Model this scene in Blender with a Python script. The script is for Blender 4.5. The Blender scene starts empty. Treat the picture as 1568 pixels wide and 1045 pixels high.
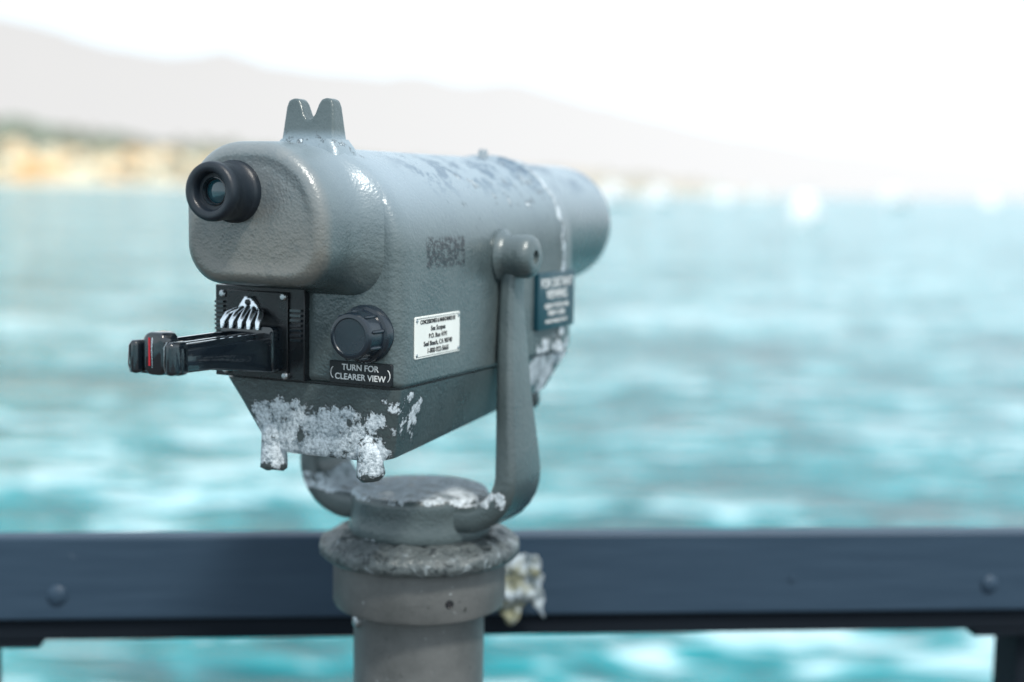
import bpy, math, random, bmesh
from mathutils import Vector, Matrix, noise as mn
random.seed(7)
S=bpy.context.scene
S.view_settings.view_transform='Standard'; S.view_settings.look='None'; S.view_settings.exposure=0
R=math.radians
# ------------------------------------------------------------------ node helpers
class NT:
    def __init__(s,name):
        s.m=bpy.data.materials.new(name); s.m.use_nodes=True
        s.t=s.m.node_tree; s.t.nodes.clear()
        s.out=s.t.nodes.new('ShaderNodeOutputMaterial')
        s.tc=s.t.nodes.new('ShaderNodeTexCoord')
    def n(s,k): return s.t.nodes.new(k)
    def l(s,a,b): s.t.links.new(a,b)
    def put(s,sock,v):
        if hasattr(v,'links'): s.l(v,sock)
        else:
            if isinstance(v,(tuple,list)) and len(v)==3 and sock.type=='RGBA': v=(*v,1)
            sock.default_value=v
    def M(s,op,a,b=0.0,c=0.0,clamp=False):
        n=s.n('ShaderNodeMath'); n.operation=op; n.use_clamp=clamp
        s.put(n.inputs[0],a); s.put(n.inputs[1],b); s.put(n.inputs[2],c); return n.outputs[0]
    def mr(s,v,a,b,c=0.0,d=1.0,smooth=True):
        n=s.n('ShaderNodeMapRange'); n.interpolation_type='SMOOTHSTEP' if smooth else 'LINEAR'
        s.put(n.inputs[0],v)
        for i,x in zip((1,2,3,4),(a,b,c,d)): s.put(n.inputs[i],x)
        return n.outputs[0]
    def mix(s,f,a,b):
        n=s.n('ShaderNodeMix'); n.data_type='RGBA'
        s.put(n.inputs[0],f); s.put(n.inputs[6],a); s.put(n.inputs[7],b); return n.outputs[2]
    def noise(s,scale,detail=4,rough=.5,vec=None,dist=0.0):
        n=s.n('ShaderNodeTexNoise'); s.l(vec or s.tc.outputs['Object'],n.inputs['Vector'])
        n.inputs['Scale'].default_value=scale; n.inputs['Detail'].default_value=detail
        n.inputs['Roughness'].default_value=rough; n.inputs['Distortion'].default_value=dist
        return n.outputs['Fac']
    def vor(s,scale,vec=None):
        n=s.n('ShaderNodeTexVoronoi'); s.l(vec or s.tc.outputs['Object'],n.inputs['Vector'])
        n.feature='F1'; n.inputs['Scale'].default_value=scale; return n.outputs['Distance']
    def vmap(s,scale,loc=(0,0,0),rot=(0,0,0)):
        n=s.n('ShaderNodeMapping'); s.l(s.tc.outputs['Object'],n.inputs[0])
        n.inputs['Scale'].default_value=scale; n.inputs['Location'].default_value=loc; n.inputs['Rotation'].default_value=rot
        return n.outputs[0]
    def xyz(s):
        n=s.n('ShaderNodeSeparateXYZ'); s.l(s.tc.outputs['Object'],n.inputs[0]); return n.outputs
    def bump(s,h,strength,dist,normal=None):
        n=s.n('ShaderNodeBump'); s.put(n.inputs['Height'],h); s.put(n.inputs['Strength'],strength)
        n.inputs['Distance'].default_value=dist
        if normal is not None: s.l(normal,n.inputs['Normal'])
        return n.outputs[0]
    def bsdf(s,col,rough,metal=0.0,normal=None,spec=.5,coat=0.0,ior=1.5):
        b=s.n('ShaderNodeBsdfPrincipled'); s.put(b.inputs['Base Color'],col); s.put(b.inputs['Roughness'],rough)
        s.put(b.inputs['Metallic'],metal); b.inputs['Specular IOR Level'].default_value=spec
        b.inputs['Coat Weight'].default_value=coat; b.inputs['IOR'].default_value=ior
        if normal is not None: s.l(normal,b.inputs['Normal'])
        s.b=b; return b.outputs[0]
    def fin(s,sh): s.l(sh,s.out.inputs[0]); return s.m
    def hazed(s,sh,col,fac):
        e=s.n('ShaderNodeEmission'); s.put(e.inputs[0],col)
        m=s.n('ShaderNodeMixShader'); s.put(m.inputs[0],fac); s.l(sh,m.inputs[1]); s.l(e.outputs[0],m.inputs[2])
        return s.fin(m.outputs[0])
def simple(name,col,rough,metal=0.0,bs=None,bst=.2,bd=.001,coat=0,var=.25):
    k=NT(name); nn=k.noise(30,3)
    c=k.mix(nn,tuple(x*(1-var) for x in col),tuple(min(1,x*(1+var)) for x in col))
    nm=k.bump(k.noise(bs,2),bst,bd) if bs else None
    r=k.mr(nn,.3,.7,max(0,rough-.06),rough+.08)
    return k.fin(k.bsdf(c,r,metal,nm,coat=coat))
# ------------------------------------------------------------------ mesh helpers
def mk(name,V,F,mat,parent=None,ang=35,bevel=0,seg=3,loc=None):
    me=bpy.data.meshes.new(name); me.from_pydata([tuple(v) for v in V],[],F); me.update()
    bm=bmesh.new(); bm.from_mesh(me); bmesh.ops.recalc_face_normals(bm,faces=bm.faces); bm.to_mesh(me); bm.free()
    for p in me.polygons: p.use_smooth=True
    me.set_sharp_from_angle(angle=R(ang))
    ob=bpy.data.objects.new(name,me); S.collection.objects.link(ob)
    if mat: me.materials.append(mat)
    if parent: ob.parent=parent
    if loc: ob.location=loc
    if bevel:
        b=ob.modifiers.new('b','BEVEL'); b.width=bevel; b.segments=seg; b.limit_method='ANGLE'; b.angle_limit=R(30)
    return ob
def empty(name,loc=(0,0,0),rz=0):
    e=bpy.data.objects.new(name,None); e.location=loc; e.rotation_euler=(0,0,rz); e.empty_display_size=.1
    S.collection.objects.link(e); return e
def rrect(a0,a1,b0,b1,r,n=8):
    if not isinstance(r,(tuple,list)): r=(r,)*4   # bl,br,tr,tl
    P=[]
    for (cx,cy,st,q) in ((a0+r[0],b0+r[0],180,r[0]),(a1-r[1],b0+r[1],270,r[1]),(a1-r[2],b1-r[2],0,r[2]),(a0+r[3],b1-r[3],90,r[3])):
        for i in range(n+1):
            t=R(st+90*i/n); P.append((cx+q*math.cos(t),cy+q*math.sin(t)))
    return P
def loft(rings,cap=True,closed=False):
    V=[];F=[];n=len(rings[0])
    for r in rings: V+=r
    m=len(rings)
    for i in range(m if closed else m-1):
        for j in range(n):
            k=(j+1)%n; i2=(i+1)%m
            F.append((i*n+j,i*n+k,i2*n+k,i2*n+j))
    if cap and not closed:
        F.append(tuple(range(n))[::-1]); F.append(tuple((m-1)*n+j for j in range(n)))
    return V,F
def box(x0,x1,y0,y1,z0,z1):
    V=[(x,y,z) for x in(x0,x1) for y in (y0,y1) for z in (z0,z1)]
    F=[(0,1,3,2),(4,6,7,5),(0,4,5,1),(2,3,7,6),(0,2,6,4),(1,5,7,3)]
    return V,F
def join(parts):
    V=[];F=[]
    for v,f in parts:
        o=len(V); V+=[tuple(x) for x in v]; F+=[tuple(i+o for i in q) for q in f]
    return V,F
def lathe(profile,c=(0,0,0),axis='Z',n=64,capped=True,Mx=None):
    rings=[]
    for (h,r) in profile:
        ring=[]
        for i in range(n):
            t=2*math.pi*i/n; a,b=max(r,1e-5)*math.cos(t),max(r,1e-5)*math.sin(t)
            p={'Z':(a,b,h),'Y':(a,h,b),'X':(h,a,b)}[axis]
            p=Vector(p)
            if Mx: p=Mx@p
            ring.append(tuple(p+Vector(c)))
        rings.append(ring)
    return loft(rings,capped)
def tube(pts,rad,n=14):
    rings=[];P=[Vector(p) for p in pts]
    for i,p in enumerate(P):
        d=(P[min(i+1,len(P)-1)]-P[max(i-1,0)]).normalized()
        up=Vector((0,1,0)) if abs(d.y)<.9 else Vector((1,0,0))
        a=d.cross(up).normalized(); b=d.cross(a)
        r=rad[i] if isinstance(rad,(list,tuple)) else rad
        rings.append([tuple(p+a*r*math.cos(2*math.pi*j/n)+b*r*math.sin(2*math.pi*j/n)) for j in range(n)])
    return loft(rings)
def text(name,s,size,loc,rot,mat,parent,align='CENTER',ext=.0002,sx=1):
    c=bpy.data.curves.new(name,'FONT'); c.body=s; c.size=size; c.align_x=align; c.align_y='CENTER'; c.extrude=ext; c.offset=size*.012
    o=bpy.data.objects.new(name,c); S.collection.objects.link(o)
    bpy.context.view_layer.update()
    me=bpy.data.meshes.new_from_object(o.evaluated_get(bpy.context.evaluated_depsgraph_get()))
    bpy.data.objects.remove(o)
    ob=bpy.data.objects.new(name,me); S.collection.objects.link(ob); ob.location=loc; ob.rotation_euler=rot; ob.scale=(sx,1,1)
    me.materials.clear(); me.materials.append(mat); ob.parent=parent; return ob
# ------------------------------------------------------------------ materials
def weathered_shaded_paint():
    k=NT('weathered_shaded_hammered_paint'); X,Y,Z=k.xyz()
    def band(v,a,b,e): return k.M('MULTIPLY',k.mr(v,a-e,a+e),k.mr(v,b-e,b+e,1,0))
    def bx(x,y,z,e=.008):
        r=None
        for v,q in((X,x),(Y,y),(Z,z)):
            if q:
                m=band(v,q[0],q[1],e); r=m if r is None else k.M('MULTIPLY',r,m)
        return r
    big=k.noise(9,4,.6); fine=k.noise(46,7,.72,dist=.15); spk=k.noise(260,3,.7)
    regs=[(bx((-.205,-.012),(-.06,.03),(1.270,1.356),.016),.36),
          (bx((-.03,.05),(-.03,.075),(1.30,1.372),.014),.29),
          (bx((-.03,.05),(.36,.6),(1.30,1.40),.02),.33),
          (bx(None,(.443,.458),(1.40,1.66),.004),.34),
          (bx((-.135,.0),(.10,.50),(1.55,1.66),.03),.11),
          (bx(None,(-.05,.06),(1.632,1.70),.01),.12),
          (bx((-.28,.03),(.17,.36),(1.196,1.222),.006),.32),
          (bx(None,(.1,.42),(1.125,1.153),.004),.16)]
    w=None
    for m,a in regs:
        t=k.M('MULTIPLY',m,a); w=t if w is None else k.M('MAXIMUM',w,t)
    field=k.M('ADD',fine,w)
    field=k.M('ADD',field,k.M('MULTIPLY',k.M('SUBTRACT',big,.5),.5))
    cor=k.mr(field,.755,.79)
    edge=k.M('MULTIPLY',k.mr(field,.70,.75),k.M('SUBTRACT',1.0,cor))
    paint=k.mix(k.mr(big,.3,.7),(.066,.095,.102),(.105,.138,.144))
    paint=k.mix(k.M('MULTIPLY',k.mr(Y,-.060,-.078),.75),paint,(.175,.168,.150))
    paint=k.mix(k.M('MULTIPLY',k.mr(fine,.48,.66),.35),paint,(.050,.074,.082))
    paint=k.mix(k.M('MULTIPLY',k.mr(Z,1.40,1.33),.4),paint,(.042,.060,.064))  # underside shade painted in: darker towards the bottom
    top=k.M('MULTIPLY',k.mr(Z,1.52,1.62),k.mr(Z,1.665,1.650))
    paint=k.mix(k.M('MULTIPLY',k.M('MULTIPLY',top,k.mr(Y,-.085,.05,.35,1.0)),.78),paint,(.35,.44,.51))  # sky light on the top painted in as pale blue
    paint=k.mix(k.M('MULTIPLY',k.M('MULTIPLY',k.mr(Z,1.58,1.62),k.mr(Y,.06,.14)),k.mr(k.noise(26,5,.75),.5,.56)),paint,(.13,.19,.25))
    pale=k.mix(k.mr(k.M('ADD',k.M('MULTIPLY',fine,.5),k.M('MULTIPLY',spk,.5)),.40,.60),(.20,.26,.30),(.68,.76,.82))
    col=k.mix(k.M('MULTIPLY',edge,.8),paint,(.035,.045,.05))
    col=k.mix(cor,col,pale)
    st=k.M('MULTIPLY',bx((-.03,.05),(.062,.158),(1.508,1.543),.003),k.mr(k.noise(80,5,.85),.47,.50))
    col=k.mix(st,col,(.012,.017,.022))
    h=k.M('ADD',k.M('MULTIPLY',k.vor(300),.4),k.noise(150,2,.55))
    n1=k.bump(h,.42,.0014)
    n2=k.bump(k.M('ADD',fine,k.M('MULTIPLY',spk,.3)),k.M('MULTIPLY',cor,.7),.005,n1)
    rough=k.mix(cor,k.mix(k.mr(big,.35,.65),(.25,)*3,(.37,)*3),(.8,)*3)
    return k.fin(k.bsdf(col,rough,k.M('MULTIPLY',k.M('SUBTRACT',1.0,cor),.12),n2,spec=.75))
PAINT=weathered_shaded_paint()
def pole_mat():
    k=NT('cast_post_paint'); b=k.noise(12,5,.65); f=k.noise(70,5,.65)
    c=k.mix(k.mr(b,.3,.7),(.085,.092,.093),(.135,.143,.144)); c=k.mix(k.mr(f,.66,.72),c,(.38,.42,.44)); c=k.mix(k.mr(f,.36,.30),c,(.045,.05,.05))
    return k.fin(k.bsdf(c,.45,.1,k.bump(k.noise(200,3,.65),.45,.0014)))
POST=pole_mat()
def crust_mat():
    k=NT('pitted_flange_paint'); b=k.noise(55,6,.7,dist=1.0)
    c=k.mix(k.mr(b,.40,.47),(.03,.04,.045),(.095,.115,.12)); c=k.mix(k.mr(b,.58,.66),c,(.24,.28,.30))
    return k.fin(k.bsdf(c,.36,.15,k.bump(k.M('ADD',b,k.M('MULTIPLY',k.vor(120),.5)),.8,.0035)))
CRUST=crust_mat()
BLK=simple('gloss_black_plastic',(.007,.012,.018),.10,bs=150,bst=.14,coat=.8)
BLKM=simple('satin_black_metal',(.005,.007,.010),.28,bs=500,bst=.2)
RUB=simple('eyepiece_rubber',(.009,.015,.023),.36,bs=900,bst=.25)
KNOB=simple('knob_plastic',(.010,.018,.028),.22,bs=600,bst=.12,coat=.3)
CHR=simple('worn_chrome',(.72,.76,.80),.22,1.0,bs=400,bst=.25)
STL=simple('screw_steel',(.45,.48,.5),.38,1.0,bs=300,bst=.3)
WHT=simple('white_plate_enamel',(.80,.83,.80),.4,bs=300,bst=.1,var=.06)
INK=simple('black_ink',(.015,.015,.018),.5)
WINK=simple('white_ink',(.74,.77,.78),.5,var=.05)
BLUE=simple('teal_sign_enamel',(.004,.045,.068),.35,bs=200,bst=.1)
RED=simple('red_indicator',(.50,.008,.02),.25)
k=NT('lens_glass'); LENS=k.fin(k.bsdf((.01,.055,.075),.05,0,k.bump(k.noise(5,1),.02,.001),coat=1.0))
# ------------------------------------------------------------------ coin viewer
V=empty('coin_operated_viewer',(-.125,1.56,0),R(-25))
def Yring(P,y): return [(a,y,b) for a,b in P]
XL,XR,ZS,ZT=-.24,0.0,1.376,1.643
def bsec(d): return rrect(XL+d,XR-d,ZS+d*.6,ZT-d,(.006,.006,.118-d,.118-d),14)
prof=[(0.0,.014),(.001,.0095),(.004,.005),(.008,.002),(.014,0),(.030,-.0005),(.24,0),(.436,0),(.440,-.002),(.444,-.0045),(.456,-.0045),(.460,-.002),(.464,.001),(.492,.003),(.502,.006),(.508,.012),(.511,.022),(.512,.032)]
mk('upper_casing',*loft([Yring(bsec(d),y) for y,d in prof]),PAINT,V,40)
def tray(s,z):
    P=rrect(XL+.003+.050*s,XR-.003-.016*s,.004+.006*s,.500-.040*s,.010+.012*s,8)
    return [(a,b,z+(.07*b*s)) for a,b in P]
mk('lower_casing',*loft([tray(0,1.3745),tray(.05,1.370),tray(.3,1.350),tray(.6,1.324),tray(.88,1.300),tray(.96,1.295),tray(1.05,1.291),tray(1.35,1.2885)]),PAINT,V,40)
mk('seam_gasket',*loft([[(a,b,z) for a,b in rrect(XL+.006,XR-.006,.008,.496,.01,6)] for z in(1.372,1.378)]),BLKM,V)
for i,(x,y) in enumerate(((-.176,.004),(-.044,.004),(-.178,.44),(-.045,.44))):
    z0=1.267 if y<.1 else 1.295
    P=[(z0-.001,.003),(z0,.010),(z0+.004,.0150),(z0+.010,.0165),(z0+.022,.0150),(z0+.045,.014),(z0+.055,.007)]
    lv,lf=lathe(P,(x,y+.012,0),'Z',28)
    lv=[tuple(Vector(p)+.0035*mn.noise_vector(Vector(p)*70)) for p in lv]
    mk('lug_%d'%(i+1),lv,lf,PAINT,V,80)
# ocular hood
A=((-.232,-.044),(1.488,1.648)); B=((-.238,-.018),(1.478,1.6425))
def hsec(w,d):
    g=lambda p,q:p*(1-w)+q*w
    return rrect(g(A[0][0],B[0][0])+d,g(A[0][1],B[0][1])-d,g(A[1][0],B[1][0])+d,g(A[1][1],B[1][1])-d,(.044-d*.5,.044-d*.5,.090-d,.070-d),14)
hp=[(.006,1.1,0),(-.001,.92,0),(-.006,.66,0),(-.011,.42,0),(-.018,.2,0),(-.026,.07,0),(-.036,0,0),(-.062,0,.001),(-.070,0,.0025),(-.0755,0,.0055),(-.0788,0,.0095),(-.080,0,.014),(-.0797,0,.018),(-.0785,0,.022),(-.0782,0,.03)]
mk('ocular_hood',*loft([Yring(hsec(w,d),y) for y,w,d in hp]),PAINT,V,50)
c=(-.161,0,1.592)
P=[(-.07,.034),(-.084,.034),(-.086,.0325),(-.088,.0305),(-.112,.0305),(-.114,.032),(-.122,.032),(-.1255,.0305),(-.1265,.028),(-.1262,.0225),(-.124,.0205),(-.116,.0195),(-.1155,.015),(-.111,.0145),(-.1105,.010),(-.104,.0095)]
mk('eyepiece_cup',*lathe(P,c,'Y',72,True),RUB,V,50)
mk('eyepiece_ring',*lathe([(-.114,.0158),(-.1165,.0155),(-.1168,.0145),(-.113,.0135)],c,'Y',48,False),BLK,V)
mk('eyepiece_lens',*lathe([(-.1095,.0142),(-.1115,.012),(-.1125,.008),(-.113,.004),(-.1131,.0002)],c,'Y',48),LENS,V,80)
# objective barrel
c=(-.118,0,1.547)
P=[(.49,.096),(.512,.096),(.516,.092),(.522,.0905),(.66,.0895),(.70,.089),(.715,.088),(.719,.085),(.719,.080),(.66,.078),(.655,.07)]
mk('objective_barrel',*lathe(P,c,'Y',96),PAINT,V,40)
mk('objective_lens',*lathe([(.655,.077),(.662,.05),(.665,.0002)],c,'Y',64),LENS,V,80)
mk('barrel_screw',*lathe([(1.638,.007),(1.651,.0065),(1.654,.004)],(-.10,.405,0),'Z',20),STL,V)
# horned sight
Pp=[(-.0365,1.628),(-.0335,1.660),(-.0310,1.688),(-.0285,1.6955),(-.0215,1.698),(-.0145,1.6965),(-.0110,1.691),(-.0075,1.680),(-.003,1.6735),(.003,1.6735),(.0075,1.680),(.0115,1.691),(.0150,1.6965),(.0220,1.698),(.0290,1.6955),(.0315,1.688),(.0340,1.660),(.037,1.628)]
def sring(y): return [(-.120+a,y*(.72+max(0,(1.70-b))*11)+.014,b) for a,b in Pp]
mk('sight_horns',*loft([sring(-.0115),sring(.0115)]),PAINT,V,30,bevel=.003,seg=3)
mk('sight_foot',*loft([[(a,b,z) for a,b in rrect(-.119-e,-.119+e,.014-e*.55,.014+e*.55,.010,6)] for z,e in((1.625,.048),(1.642,.043),(1.645,.041),(1.648,.039),(1.652,.0365))]),PAINT,V,60)
# coin mechanism
def bxo(name,b,mat,bev=.001,par=V): return mk(name,*box(*b),mat,par,30,bevel=bev,seg=2)
bxo('coin_panel',(-.2395,-.1165,-.010,.004,1.378,1.484),BLKM,.0012)
bxo('coin_panel_frame',(-.222,-.137,-.0135,-.009,1.386,1.479),BLKM,.001)
mk('panel_ribs',*join([box(-.2375,-.2255,-.0145,-.009,1.432+i*.0052,1.4345+i*.0052) for i in range(7)]+[box(-.1335,-.119,-.0145,-.009,1.424+i*.0056,1.4268+i*.0056) for i in range(7)]),BLK,V)
scr=[]
for x,z in((-.226,1.474),(-.142,1.474),(-.222,1.386),(-.140,1.384)):
    scr.append(lathe([(-.009,.0042),(-.0155,.0042),(-.017,.003),(-.0172,.001)],(x,0,z),'Y',20))
mk('panel_screws',*join(scr),STL,V)
cx=-.184
mk('slot_housing',*loft([Yring(rrect(cx-.034+e,cx+.040-e,1.388+e,1.441-e,.006,5),y) for y,e in((-.008,0),(-.026,0),(-.030,.001),(-.031,.004))]),BLK,V)
sl=[loft([Yring(rrect(cx-.025,cx+.027+g,1.403-h,1.428,.002,3),y) for y,g,h in((-.176,0,0),(-.13,.003,.001),(-.09,.003,.006),(-.03,.010,.014))]),box(cx-.025,cx-.019,-.176,-.02,1.427,1.4335),box(cx+.021,cx+.027,-.176,-.02,1.427,1.4335),
    box(cx-.003,cx+.003,-.174,-.02,1.427,1.4315)]
mk('coin_slide',*join(sl),BLK,V,30,bevel=.0012,seg=2)
coin=[]
for yy in(-.15,-.12,-.09,-.06):
    for q in(-.012,.012): coin.append(lathe([(1.4275,.0),(1.4282,.0088),(1.4295,.0090),(1.4300,.0085)],(cx+q,yy,0),'Z',24))
mk('slide_recess_rings',*join(coin),BLKM,V)
def hb(x0,x1,z0,z1,y0,y1,r):
    return loft([Yring(rrect(x0+e,x1-e,z0+e,z1-e,max(r-e,.0005),6),y) for y,e in((y1,.001),(y1-.002,0),(y0+.004,0),(y0+.001,.0012),(y0,.004))])
hd=[hb(cx-.027,cx+.030,1.401,1.4345,-.186,-.170,.005),hb(cx-.013,cx+.016,1.401,1.446,-.192,-.168,.010),
      hb(cx-.027,cx-.016,1.402,1.437,-.197,-.172,.005),hb(cx+.019,cx+.030,1.402,1.437,-.197,-.172,.005)]
mk('slide_handle',*join(hd),BLK,V,50)
mk('handle_red_insert',*box(cx-.0042,cx-.0022,-.1926,-.185,1.411,1.4405),RED,V,50)
mk('handle_trim',*join([tube([(cx-.027,-.193,1.403),(cx-.027,-.1965,1.412),(cx-.026,-.1965,1.432),(cx-.022,-.1955,1.4375)],.0009,8),
    tube([(cx+.0005,-.1920,1.409),(cx+.0005,-.1928,1.43),(cx+.0005,-.1915,1.4405)],.0007,8),
    tube([(cx+.019,-.193,1.403),(cx+.019,-.1962,1.412),(cx+.0195,-.1962,1.432),(cx+.0225,-.1955,1.4372)],.0006,8)]),CHR,V)
fing=[]
for i in range(5):
    q=(i-2)/2
    fing.append(tube([(cx-.004+q*.010,-.013,1.464-abs(q)*.006),(cx-.004+q*.018,-.0185,1.459-abs(q)*.003),(cx-.004+q*.0225,-.026,1.452),(cx-.004+q*.024,-.033,1.444),(cx-.004+q*.024,-.034,1.4365)],[.0030,.0036,.0036,.0034,.0022],12))
fing.append(loft([Yring([(cx-.004+a,b) for a,b in ((-.017+e,1.455+e),(.017-e,1.455+e),(.013-e,1.464),(.006-e*.5,1.473-e),(-.006+e*.5,1.473-e),(-.013+e,1.464))],y) for y,e in((-.010,0),(-.016,0),(-.018,.003))]))
mk('coin_guide_fingers',*join(fing),CHR,V,60)
mk('coin_guide_eye',*lathe([(-.0175,.0035),(-.0195,.0035),(-.0198,.002)],(cx-.004,0,1.466),'Y',16),BLKM,V)
c=(-.0395,0,1.437)
P=[(.002,.0325),(-.008,.0325),(-.011,.031),(-.012,.0275),(-.032,.0262),(-.036,.0258),(-.0385,.0245),(-.0395,.022),(-.0395,.0205),(-.0385,.0195),(-.0385,.001)]
mk('clear_view_knob',*lathe(P,c,'Y',72),KNOB,V,40)
mk('knob_grips',*join([lathe([(-.013,.0025),(-.031,.0022),(-.034,.0008)],(c[0]+.0268*math.cos(a),0,c[2]+.0268*math.sin(a)),'Y',10) for a in [i*math.pi*2/9+.2 for i in range(9)]]),KNOB,V)
# name plates
mk('turn_plate',*loft([Yring(rrect(-.0885+e,-.0075-e,1.3790+e,1.4045-e,.002,4),y) for y,e in((.002,0),(-.0012,0),(-.0018,.0006))]),BLKM,V)
text('turn_text','TURN FOR',.0098,(-.048,-.0021,1.3975),(R(90),0,0),WINK,V)
text('turn_text_lower','CLEARER VIEW',.0098,(-.048,-.0021,1.3868),(R(90),0,0),WINK,V)
def arc(cxx,s):
    pts=[]
    for i in range(7):
        a=R(-60+120*i/6); pts.append((cxx+s*.006*math.cos(a)-s*.003,-.0020,1.391+.0075*math.sin(a)))
    return tube(pts,.0005,6)
mk('turn_arrows',*join([arc(-.0835,-1),arc(-.0125,1)]),WINK,V)
def Xring(P,x): return [(x,a,b) for a,b in P]
mk('concession_plate',*loft([Xring(rrect(.034+e,.144-e,1.4065+e,1.4545-e,.002,4),x) for x,e in((-.002,0),(.0012,0),(.0017,.0005))]),WHT,V)
for i,(s,z,w) in enumerate((('CONCESSIONED & MAINTAINED BY',.0068,.78),('Sea Scopes',.0080,1),('P.O. Box 4191',.0076,1),('Seal Beach, CA 90740',.0078,1),('1-800-922-5665',.0082,1))):
    text('concession_line_%d'%(i+1),s,z,(.0020,.089,1.4478-i*.0085),(R(90),0,R(90)),INK,V,sx=w)
mk('plate_border',*join([box(.0015,.0020,.037,.141,1.4085,1.4089),box(.0015,.0020,.037,.141,1.4521,1.4525)]),INK,V)
mk('plate_rivets',*join([lathe([(.001,.0022),(.0026,.0018),(.003,.0005)],(0,y,z),'X',14) for y in(.038,.140) for z in(1.411,1.450)]),STL,V)
mk('viewing_sign',*loft([Xring(rrect(.362+e,.486-e,1.412+e,1.489-e,.003,4),x) for x,e in((-.004,0),(.0062,0),(.0067,.0006))]),BLUE,V)
for i,(s,z,zz) in enumerate((('FOR DISTANT',.0175,1.474),('VIEWING',.0175,1.458),('ADJUST FOCUS AND',.0090,1.443),('INSERT COINS',.0090,1.433),('PLEASE HANDLE GENTLY',.0068,1.422))):
    text('sign_line_%d'%(i+1),s,z,(.0070,.424,zz),(R(90),0,R(90)),WINK,V,sx=.98)
# yoke
mid=-.12; YY=.267
def yoke():
    half=[(.020,1.540,.016,.028),(.018,1.527,.022,.036),(.015,1.507,.023,.038),(.0125,1.485,.0205,.038),(.012,1.46,.020,.040),(.0145,1.40,.022,.054),(.0185,1.33,.025,.068),(.0235,1.27,.028,.084),(.0255,1.238,.030,.090)]
    r=.058; cxx=.0255-r; cz=1.238
    for a in range(12,91,13):
        t=R(a); half.append((cxx+r*math.cos(t),cz-r*math.sin(t),.030+.006*a/90,.090+.01*a/90))
    half.append((-.05,1.1795,.034,.10)); half.append((-.085,1.182,.034,.11))
    full=half+[(2*mid-x,z,t,w) for x,z,t,w in reversed(half)]
    rings=[]
    for i,(x,z,t,w) in enumerate(full):
        a=full[max(i-1,0)];b=full[min(i+1,len(full)-1)]
        d=Vector((b[0]-a[0],0,b[1]-a[1])).normalized(); nrm=Vector((-d.z,0,d.x))
        P=rrect(-t/2,t/2,-w/2,w/2,min(t,w)*.34,5)
        rings.append([tuple(Vector((x,YY,z))+nrm*p+Vector((0,q,0))) for p,q in P])
    return loft(rings)
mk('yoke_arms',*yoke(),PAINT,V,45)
for nm,s,x0 in(('pivot_boss_right',1,0.0),('pivot_boss_left',-1,XL)):
    P=[(-.004,.034),(.003,.034),(.007,.0285),(.012,.0265),(.030,.0275),(.038,.027),(.043,.0245),(.046,.020),(.0465,.012),(.0465,.0085),(.042,.008),(.042,.0005)]
    mk(nm,*lathe([(x0+s*h,r) for h,r in P],(0,YY-.004,1.516),'X',48),PAINT,V,45)
# post head
c=(mid+.003,YY+.001,0)
P=[(1.146,.086),(1.150,.0935),(1.156,.095),(1.164,.0925),(1.185,.091),(1.194,.0915),(1.200,.0905),(1.204,.0875),(1.205,.082),(1.205,.001)]
mk('swivel_neck',*lathe(P,c,'Z',96),PAINT,V,40)
P=[(1.108,.100),(1.114,.116),(1.117,.127),(1.121,.1315),(1.130,.1325),(1.136,.1310),(1.1395,.127),(1.1435,.117),(1.147,.108),(1.149,.100),(1.149,.08)]
fv,ff=lathe(P,c,'Z',200)
fv=[tuple(Vector(v)+Vector((0,0,.005 if v[2]>1.135 else .0012))*mn.noise(Vector(v)*55)+Vector(((v[0]-c[0]),(v[1]-c[1]),0))*(.009*(mn.noise(Vector(v)*40))) ) for v in fv]
mk('swivel_flange',fv,ff,CRUST,V,50)
P=[(1.050,.090),(1.0505,.108),(1.0525,.1125),(1.058,.1145),(1.10,.1145),(1.118,.1148),(1.12,.113)]
mk('post_collar',*lathe(P,c,'Z',96),POST,V,40)
P=[(0.0,.16),(.012,.16),(.016,.155),(.018,.100),(.04,.0895),(.06,.0875),(1.06,.0870)]
mk('post_shaft',*lathe(P,c,'Z',96),POST,V,40)
def radial(name,ang,z,r,prof,mat):
    Mx=Matrix.Rotation(ang,4,'Z')@Matrix.Rotation(R(90),4,'Y')
    ctr=(c[0]+r*math.cos(ang),c[1]+r*math.sin(ang),z)
    mk(name,*lathe(prof,ctr,'Z',24,True,Mx),mat,V,40)
radial('collar_hole',R(-42),1.078,.112,[(0,.0055),(.0032,.0055),(.0034,.0045),(.0030,.004),(.0,.0038)],BLKM)
radial('collar_hole_dark',R(-42),1.078,.112,[(0,.0039),(.0027,.0039)],INK)  # black disc stands in for the dark inside the hole
radial('post_bolt',R(-128),1.034,.085,[(0,.0085),(.006,.0085),(.008,.006),(.0085,.001)],STL)
mk('base_bolts',*join([lathe([(.014,.012),(.028,.012),(.030,.008),(.034,.006)],(c[0]+.135*math.cos(a),c[1]+.135*math.sin(a),0),'Z',6) for a in (.4,1.97,3.54,5.11)]),STL,V)
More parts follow.
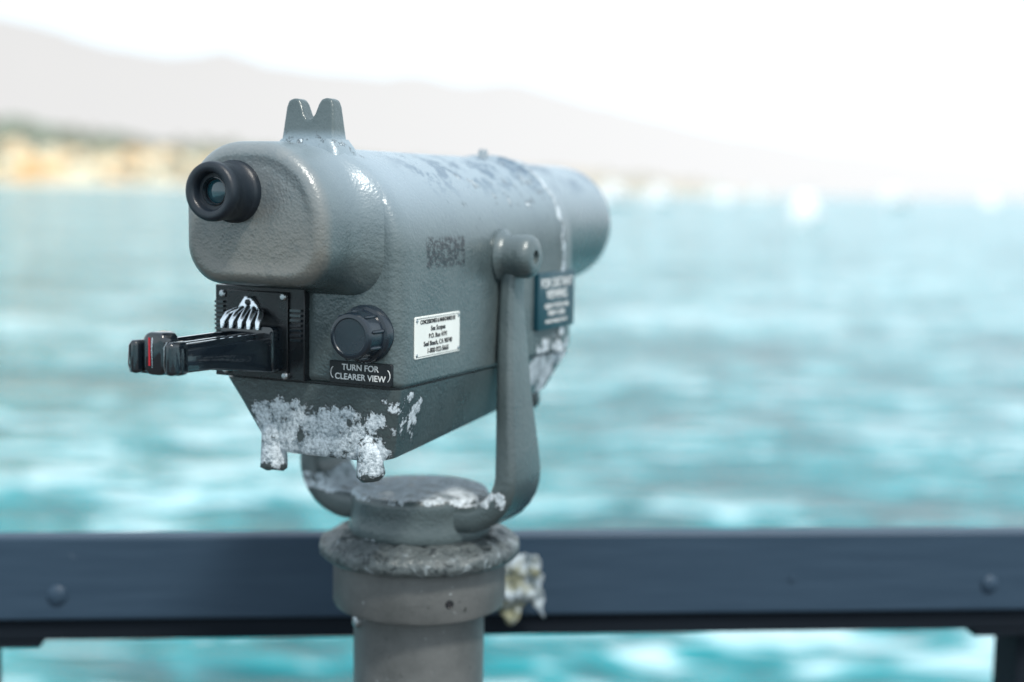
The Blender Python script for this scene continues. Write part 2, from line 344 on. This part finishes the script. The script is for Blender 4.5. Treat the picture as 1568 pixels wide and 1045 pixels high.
# ------------------------------------------------------------------ railing
k=NT('painted_rail_wood'); g=k.noise(5,5,.6,vec=k.vmap((1,14,14))); sp=k.noise(40,4,.6)
cc=k.mix(k.mr(g,.3,.7),(.024,.050,.084),(.032,.062,.100)); cc=k.mix(k.mr(sp,.70,.76),cc,(.14,.18,.23)); cc=k.mix(k.mr(sp,.28,.24),cc,(.015,.025,.04))
RAILM=k.fin(k.bsdf(cc,.5,0,k.bump(g,.2,.003),spec=.35))
k=NT('dark_wood_and_shade'); g=k.noise(5,4,.6,vec=k.vmap((1,14,14)))
DARKW=k.fin(k.bsdf(k.mix(g,(.003,.006,.011),(.008,.014,.022)),.8,0,k.bump(g,.4,.004),spec=.2))  # near-black wood; on the strip under the rail it carries shadow
RL=empty('pier_railing',(0,2.18,0),R(5.4))
def rb(name,b,mat=RAILM,bev=.004): return mk(name,*box(*b),mat,RL,30,bevel=bev,seg=2)
rb('face_board',(-7,7,0,.040,.932,1.062)); rb('under_rail_shadow',(-7,7,.012,.10,.897,.9285),DARKW,.003)  # dark strip below the face board stands in for shadow
rb('middle_rail',(-7,7,.0,.04,.50,.59)); rb('bottom_rail',(-7,7,.0,.04,.14,.23))
for i,x in enumerate((-6.0,-4.3,-2.6,-.88,.93,2.6,4.3,6.0)):
    rb('post_%d'%(i+1),(x-.07,x+.07,.043,.137,-.25,1.02),DARKW)
    rb('under_rail_dark_block_%d'%(i+1),(x-.16,x+.16,.014,.12,.884,.8965),DARKW,.002)
bl=[]
for x,z,s in((-.690,.972,1.1),(-.86,.9,1),(.458,.988,.45),(.785,.976,1),(-.94,1.03,1),(2.6,1.0,1),(-2.6,1.0,1)):
    bl.append(lathe([(.001,.014*s),(-.002,.014*s),(-.004*s,.012*s),(-.006*s,.007*s),(-.0065*s,.001)],(x,0,z),'Y',24))
mk('carriage_bolts',*join(bl),RAILM,RL)
def ragmat():
    k=NT('weathered_rag'); n1=k.noise(25,5,.65)
    col=k.mix(k.mr(n1,.40,.55),(.20,.21,.14),(.42,.50,.56)); col=k.mix(k.mr(k.noise(50,4,.7),.6,.68),col,(.10,.10,.07))
    return k.fin(k.bsdf(col,.8,0,k.bump(k.noise(120,4),.5,.002)))
outl=[(0,.008),(.06,.0),( .066,.014),(.058,.026),(.070,.040),(.062,.052),(.050,.058),(.074,.098),(.046,.070),(.034,.078),(.026,.114),(.018,.112),(.018,.076),(.004,.088),(-.012,.092),(-.004,.066),(-.014,.046),(-.006,.028)]
bm=bmesh.new(); vs=[bm.verts.new((a-.02,0,-b)) for a,b in outl]; bm.faces.new(vs)
bmesh.ops.triangulate(bm,faces=bm.faces)
for _ in range(4): bmesh.ops.subdivide_edges(bm,edges=bm.edges,cuts=1,use_grid_fill=True)
for v in bm.verts:
    p=v.co*38; v.co.y=-.016+.016*mn.noise(p)+.007*mn.noise(p*2.7); v.co.x+=.007*mn.noise(p*1.3+Vector((5,0,0))); v.co.z+=.006*mn.noise(p*1.5+Vector((0,9,0)))
me=bpy.data.meshes.new('tattered_rag'); bm.to_mesh(me); bm.free()
for p in me.polygons:p.use_smooth=True
rag=bpy.data.objects.new('tattered_rag',me); S.collection.objects.link(rag); me.materials.append(ragmat()); rag.location=(.004,2.165,1.040)
so=rag.modifiers.new('s','SOLIDIFY'); so.thickness=.0015
# ------------------------------------------------------------------ pier deck
k=NT('deck_planks_wood'); g=k.noise(4,4,.6,vec=k.vmap((12,1,12)))
DK=k.fin(k.bsdf(k.mix(g,(.05,.045,.04),(.11,.10,.09)),.8,0,k.bump(g,.4,.004)))
pl=[]
for i in range(98):
    x=-7+i*.1435; pl.append(box(x,x+.137,-6,2.40+random.uniform(-.004,.004),-.05,random.uniform(-.002,.0)))
mk('pier_deck',*join(pl),DK)
PB=empty('pier_substructure')
for i,y in enumerate((-5.5,-3,-.5,2.1)): mk('cross_beam_%d'%i,*box(-7,7,y,y+.25,-.36,-.052),DARKW,PB)
for i,x in enumerate((-6,-3,0,3,6)):
    for j,y in enumerate((-5.4,-1.5,2.0)): mk('pile_%d_%d'%(i,j),*lathe([(-8,.19),(-.36,.16)],(x,y+.1,0),'Z',20),DARKW,PB)
# ------------------------------------------------------------------ sea
SEA=-4.5
def sea():
    k=NT('choppy_sea_water')
    w1=k.noise(.15,2,.5,vec=k.vmap((.55,1.25,1),rot=(0,0,R(8))),dist=.4)
    w2=k.noise(.80,3,.6,vec=k.vmap((.6,1.25,1),rot=(0,0,R(-8))),dist=.8)
    w3=k.noise(2.6,2,.6,vec=k.vmap((.8,1.3,1),rot=(0,0,R(15))))
    h=k.M('ADD',k.M('MULTIPLY',w1,1.5),k.M('ADD',k.M('MULTIPLY',w2,.42),k.M('MULTIPLY',w3,.05)))
    nb=k.bump(h,1.0,1.0)
    mixw=k.M('ADD',k.M('MULTIPLY',w1,.35),k.M('MULTIPLY',w2,.65))
    col=k.mix(k.mr(mixw,.43,.52),(.0,.105,.125),(.0,.27,.31))
    col=k.mix(k.mr(mixw,.52,.585),col,(.50,.74,.80))      # white sky reflection painted into the wave crests
    return k.fin(k.bsdf(col,.12,0,nb,ior=1.33))
V_=[];F_=[]
rr=[0.0]+[4*1.35**i for i in range(34)]
for r in rr[1:]:
    for a in range(64): V_.append((r*math.cos(a*math.pi/32),r*math.sin(a*math.pi/32),SEA))
F_.append(tuple(range(64)))
for i in range(len(rr)-2):
    for a in range(64): b=(a+1)%64; F_.append((i*64+a,i*64+b,(i+1)*64+b,(i+1)*64+a))
mk('sea_water',V_,F_,sea())
# ------------------------------------------------------------------ hills and shore
def interp(T,s):
    if s<=T[0][0]: return T[0][1]
    for (a,p),(b,q) in zip(T,T[1:]):
        if s<=b:
            t=(s-a)/(b-a); t=t*t*(3-2*t)*.5+t*.5; return p+(q-p)*t
    return T[-1][1]
ridge=[(-1.2,.10),(-.7,.13),(-.45,.125),(-.36,.114),(-.29,.098),(-.222,.087),(-.15,.083),(-.085,.078),(-.015,.071),(.05,.058),(.10,.050),(.16,.040),(.215,.031),(.29,.024),(.36,.018),(.6,.010),(1.0,.004)]
RM=9000; V_=[];F_=[];nx,ny=300,40
for j in range(ny):
    q=j/(ny-1)
    for i in range(nx):
        s=-1.2+2.2*i/(nx-1); y=RM*(.72+.42*q); x=s*y
        e=interp(ridge,s); prof_=math.sin(min(1,q/.67)*math.pi/2)**1.3 if q<.67 else 1-.5*(q-.67)/.33
        nz=mn.fractal(Vector((x*.0012,y*.0012,3.1)),1,2,5)
        z=SEA-12+ e*RM*prof_*(1+ (.16*nz if q<.6 else .05*nz)); V_.append((x,y,z))
for j in range(ny-1):
    for i in range(nx-1): F_.append((j*nx+i,j*nx+i+1,(j+1)*nx+i+1,(j+1)*nx+i))
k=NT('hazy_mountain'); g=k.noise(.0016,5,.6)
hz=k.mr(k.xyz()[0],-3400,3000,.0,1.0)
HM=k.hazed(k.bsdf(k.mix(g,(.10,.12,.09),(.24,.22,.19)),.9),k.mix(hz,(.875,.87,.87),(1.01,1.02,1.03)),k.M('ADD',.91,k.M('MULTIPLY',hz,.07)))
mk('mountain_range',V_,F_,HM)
low=[(-.9,.06),(-.5,.055),(-.36,.047),(-.30,.040),(-.222,.034),(-.15,.028),(-.08,.023),(.0,.019),(.05,.0175),(.09,.015),(.13,.010),(.16,.004),(.19,.0),(.22,-.004)]
def shore_y(s): return 2100+(s+.5)*1400
V_=[];F_=[];nx,ny=260,36
def shore_z(s,q,x,y):
    e=interp(low,s); n_=mn.fractal(Vector((x*.006,y*.006,8.)),1,2,4)
    pr=0 if q<.05 else min(1,(q-.05)/.75)**.85
    return SEA-3+ min(1,q/.05)*4.5*(1 if e>0 else 0)+ e*2700*pr*(1+.22*n_)
for j in range(ny):
    q=j/(ny-1)
    for i in range(nx):
        s=-.9+1.12*i/(nx-1); y=shore_y(s)+q*900; x=s*y; V_.append((x,y,shore_z(s,q,x,y)))
for j in range(ny-1):
    for i in range(nx-1): F_.append((j*nx+i,j*nx+i+1,(j+1)*nx+i+1,(j+1)*nx+i))
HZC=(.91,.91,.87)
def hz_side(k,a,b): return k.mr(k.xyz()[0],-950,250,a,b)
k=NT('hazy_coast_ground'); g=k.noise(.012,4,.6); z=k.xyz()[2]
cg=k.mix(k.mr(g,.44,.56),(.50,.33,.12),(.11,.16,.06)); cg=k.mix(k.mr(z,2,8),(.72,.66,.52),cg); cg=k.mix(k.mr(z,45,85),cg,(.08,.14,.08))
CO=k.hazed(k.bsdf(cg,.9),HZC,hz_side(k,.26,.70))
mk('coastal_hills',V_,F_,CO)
tv=[];tf=[]
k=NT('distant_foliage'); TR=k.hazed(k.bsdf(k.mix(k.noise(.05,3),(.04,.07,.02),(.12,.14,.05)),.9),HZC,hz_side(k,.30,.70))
def quad(p,sz):
    a=Vector([random.gauss(0,1) for _ in range(3)]).normalized(); b=a.orthogonal().normalized(); cpr=a.cross(b)
    o=len(tv)
    for u,v in((-1,-1),(1,-1),(1,1),(-1,1)): tv.append(tuple(p+b*u*sz+cpr*v*sz))
    tf.append((o,o+1,o+2,o+3))
for i in range(480):
    s=random.uniform(-.6,.13) if random.random()<.6 else random.uniform(-.42,-.15); q=random.uniform(.08,.75); y=shore_y(s)+q*900; x=s*y; z0=shore_z(s,q,x,y)
    hh=random.uniform(9,22)
    for _ in range(34):
        d=Vector([random.gauss(0,1) for _ in range(3)]); d=d.normalized()*random.uniform(.4,1)
        quad(Vector((x,y,z0+hh*.62))+Vector((d.x*hh*.5,d.y*hh*.5,d.z*hh*.38)),hh*.11)
    o=len(tv); tv+=[(x-.5,y,z0-1),(x+.5,y,z0-1),(x+.3,y,z0+hh*.6),(x-.3,y,z0+hh*.6)]; tf.append((o,o+1,o+2,o+3))
mk('distant_trees',tv,tf,TR)
def house(x,y,z,w,d,h,rot):
    P=[(-w,-d,-3),(w,-d,-3),(w,d,-3),(-w,d,-3),(-w,-d,h),(w,-d,h),(w,d,h),(-w,d,h),(-w,0,h+d*.5),(w,0,h+d*.5)]
    c_,s_=math.cos(rot),math.sin(rot)
    return [(x+a*c_-b*s_,y+a*s_+b*c_,z+e) for a,b,e in P],[(0,1,5,4),(1,2,6,9,5),(2,3,7,6),(3,0,4,8,7),(4,5,9,8),(6,7,8,9)]
hs=[]
for i in range(170):
    s=random.triangular(-.6,.12,-.34); q=random.uniform(.06,.42); y=shore_y(s)+q*900; x=s*y
    hs.append(house(x,y,shore_z(s,q,x,y),random.uniform(8,24),random.uniform(6,12),random.uniform(6,15),random.uniform(-.5,.5)))
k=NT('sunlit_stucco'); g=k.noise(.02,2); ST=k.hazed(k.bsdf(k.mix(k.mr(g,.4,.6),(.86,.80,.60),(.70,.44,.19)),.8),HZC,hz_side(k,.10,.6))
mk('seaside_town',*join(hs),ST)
# ------------------------------------------------------------------ boats
k=NT('boat_gelcoat'); BW=k.fin(k.bsdf(k.mix(k.noise(2,3),(.84,.85,.86),(.90,.90,.90)),.25))
k=NT('boat_mast_alloy'); BM=k.fin(k.bsdf(k.mix(k.noise(2,3),(.6,.62,.64),(.7,.7,.7)),.35,.5))
k=NT('boat_window'); BG=k.fin(k.bsdf(k.mix(k.noise(2,3),(.04,.06,.08),(.08,.10,.12)),.2))
k=NT('sail_cloth'); SC=k.fin(k.bsdf(k.mix(k.noise(2,3),(.84,.84,.82),(.90,.90,.88)),.8))
def hull(L,E,bw=.15,fh=.085):
    rings=[]
    for i in range(13):
        t=i/12; x=(t-.5)*L; w=L*bw*math.sin(math.pi*min(1,.30+t*.70))**.7+.02; dk=L*fh+L*.05*t*t
        rings.append([(x,-w,dk),(x,-w*.92,dk*.45),(x,-w*.5,-.1),(x,0,-.35),(x,w*.5,-.1),(x,w*.92,dk*.45),(x,w,dk),(x,0,dk+.05)])
    mk('hull',*loft(rings),BW,E,50)
def sailboat(px,py,L,rz,sail=True):
    E=empty('sailboat',(px,py,SEA),rz); hull(L,E)
    mk('cabin',*loft([[(x*L,y*L,h*L) for x,y in ((-.18+e,-.085+e),(.2-2*e,-.07+e),(.2-2*e,.07-e),(-.18+e,.085-e))] for h,e in((.08,0),(.15,.012),(.155,.03))]),BW,E,30)
    mk('cabin_windows',*join([box(-.12*L,.12*L,sg*.084*L-.02,sg*.084*L+.02,.115*L,.135*L) for sg in(-1,1)]),BG,E)
    mk('mast',*lathe([(0,.012*L),(1.2*L,.007*L)],(.06*L,0,0),'Z',10),BM,E)
    if sail:
        for nm,a,b,top in(('mainsail',(.05,0,.22),(-.42,.05,.22),(.055,0,1.15)),('jib',(.46,0,.16),(.09,-.05,.17),(.08,0,.95))):
            rg=[]
            for i in range(9):
                t=i/8; P0=Vector(a)*(1-t)+Vector(top)*t; P1=Vector(b)*(1-t)+Vector(top)*t
                rg.append([tuple(((P0*(1-u)+P1*u)+Vector((0,.07*math.sin(math.pi*u)*(1-t*.6),0)))*L) for u in(0,.25,.5,.75,1)])
            vv=[p for r_ in rg for p in r_]; f2=[(i*5+j,i*5+j+1,i*5+j+6,i*5+j+5) for i in range(8) for j in range(4)]
            mk(nm,vv,f2,SC,E,80)
    else: mk('furled_sail',*tube([(.05*L,0,.23*L),(-.15*L,0,.235*L),(-.38*L,0,.23*L)],[.04*L,.036*L,.018*L],10),BW,E)
    mk('rigging',*join([tube([(.06*L,0,1.18*L),(.5*L,0,.13*L)],.02,5),tube([(.06*L,0,1.18*L),(-.5*L,0,.1*L)],.02,5)]),BM,E)
def yacht(px,py,L,rz):
    E=empty('motor_yacht',(px,py,SEA),rz); hull(L,E,.19,.13)
    def tier(n,x0,x1,w,z0,z1):
        mk(n,*loft([[(x*L,y*L,h*L) for x,y in ((x0+e,-w+e*.4),(x1-2*e,-w*.8+e*.4),(x1-2*e,w*.8-e*.4),(x0+e,w-e*.4))] for h,e in((z0,0),(z1-.01,.02),(z1,.03))]),BW,E,30)
    tier('deckhouse',-.38,.24,.165,.13,.25); tier('wheelhouse',-.32,.12,.14,.25,.35); tier('flybridge',-.26,.0,.12,.35,.41)
    mk('windows',*join([box(-.30*L,.14*L,sg*.155*L-.03,sg*.155*L+.03,.19*L,.225*L) for sg in(-1,1)]),BG,E)
    mk('radar_mast',*lathe([(.40*L,.02*L),(.55*L,.008*L)],(-.12*L,0,0),'Z',8),BM,E)
yacht(61.5,300,15,R(72))
sailboat(88,420,9,.5,False)
yacht(44,620,22,R(50)); yacht(66,640,22,R(60)); yacht(198,740,25,R(50)); yacht(252,760,22,R(75)); yacht(110,730,18,R(65))
for px,py,L,rz,sl_ in ((146,860,12,.6,True),(112,800,12,.2,True),(190,1000,12,1.2,True),(262,1000,12,2.4,True),(330,980,12,.8,True),(60,1000,11,.3,False)):
    sailboat(px,py,L,rz,sl_)
# ------------------------------------------------------------------ world and sun
az,el=R(150),R(56)
W=bpy.data.worlds.new('World'); S.world=W; W.use_nodes=True; t=W.node_tree; t.nodes.clear()
sk=t.nodes.new('ShaderNodeTexSky'); sk.sky_type='NISHITA'; sk.sun_disc=False; sk.sun_elevation=el; sk.sun_rotation=az; sk.dust_density=4; sk.air_density=1.2; sk.altitude=0
tc=t.nodes.new('ShaderNodeTexCoord'); sx=t.nodes.new('ShaderNodeSeparateXYZ'); t.links.new(tc.outputs['Generated'],sx.inputs[0])
mr=t.nodes.new('ShaderNodeMapRange'); mr.interpolation_type='SMOOTHSTEP'; t.links.new(sx.outputs[2],mr.inputs[0])
for i,v in zip((1,2,3,4),(0.0,.9,1.0,.55)): mr.inputs[i].default_value=v
mx=t.nodes.new('ShaderNodeMix'); mx.data_type='RGBA'; t.links.new(mr.outputs[0],mx.inputs[0]); t.links.new(sk.outputs[0],mx.inputs[6]); mx.inputs[7].default_value=(7.6,8.9,9.7,1)
bg=t.nodes.new('ShaderNodeBackground'); bg.inputs[1].default_value=.145; t.links.new(mx.outputs[2],bg.inputs[0])
wo=t.nodes.new('ShaderNodeOutputWorld'); t.links.new(bg.outputs[0],wo.inputs[0])
sd=bpy.data.lights.new('sun','SUN'); sd.energy=2.8; sd.angle=R(8); sd.color=(1,.95,.87)
so_=bpy.data.objects.new('sun',sd); S.collection.objects.link(so_)
dirv=Vector((math.sin(az)*math.cos(el),math.cos(az)*math.cos(el),math.sin(el))); so_.rotation_euler=dirv.to_track_quat('Z','Y').to_euler()
so_.location=(5,-8,12)
# ------------------------------------------------------------------ camera
cd=bpy.data.cameras.new('camera'); cam=bpy.data.objects.new('camera',cd); S.collection.objects.link(cam); S.camera=cam
cd.lens=50; cd.sensor_width=36; cd.clip_start=.05; cd.clip_end=120000
cam.matrix_world=Matrix.Translation((0,0,1.6))@Matrix.Rotation(R(90-6.1),4,'X')@Matrix.Rotation(R(1.0),4,'Z')
cd.dof.use_dof=True; cd.dof.focus_distance=1.56; cd.dof.aperture_fstop=1.8
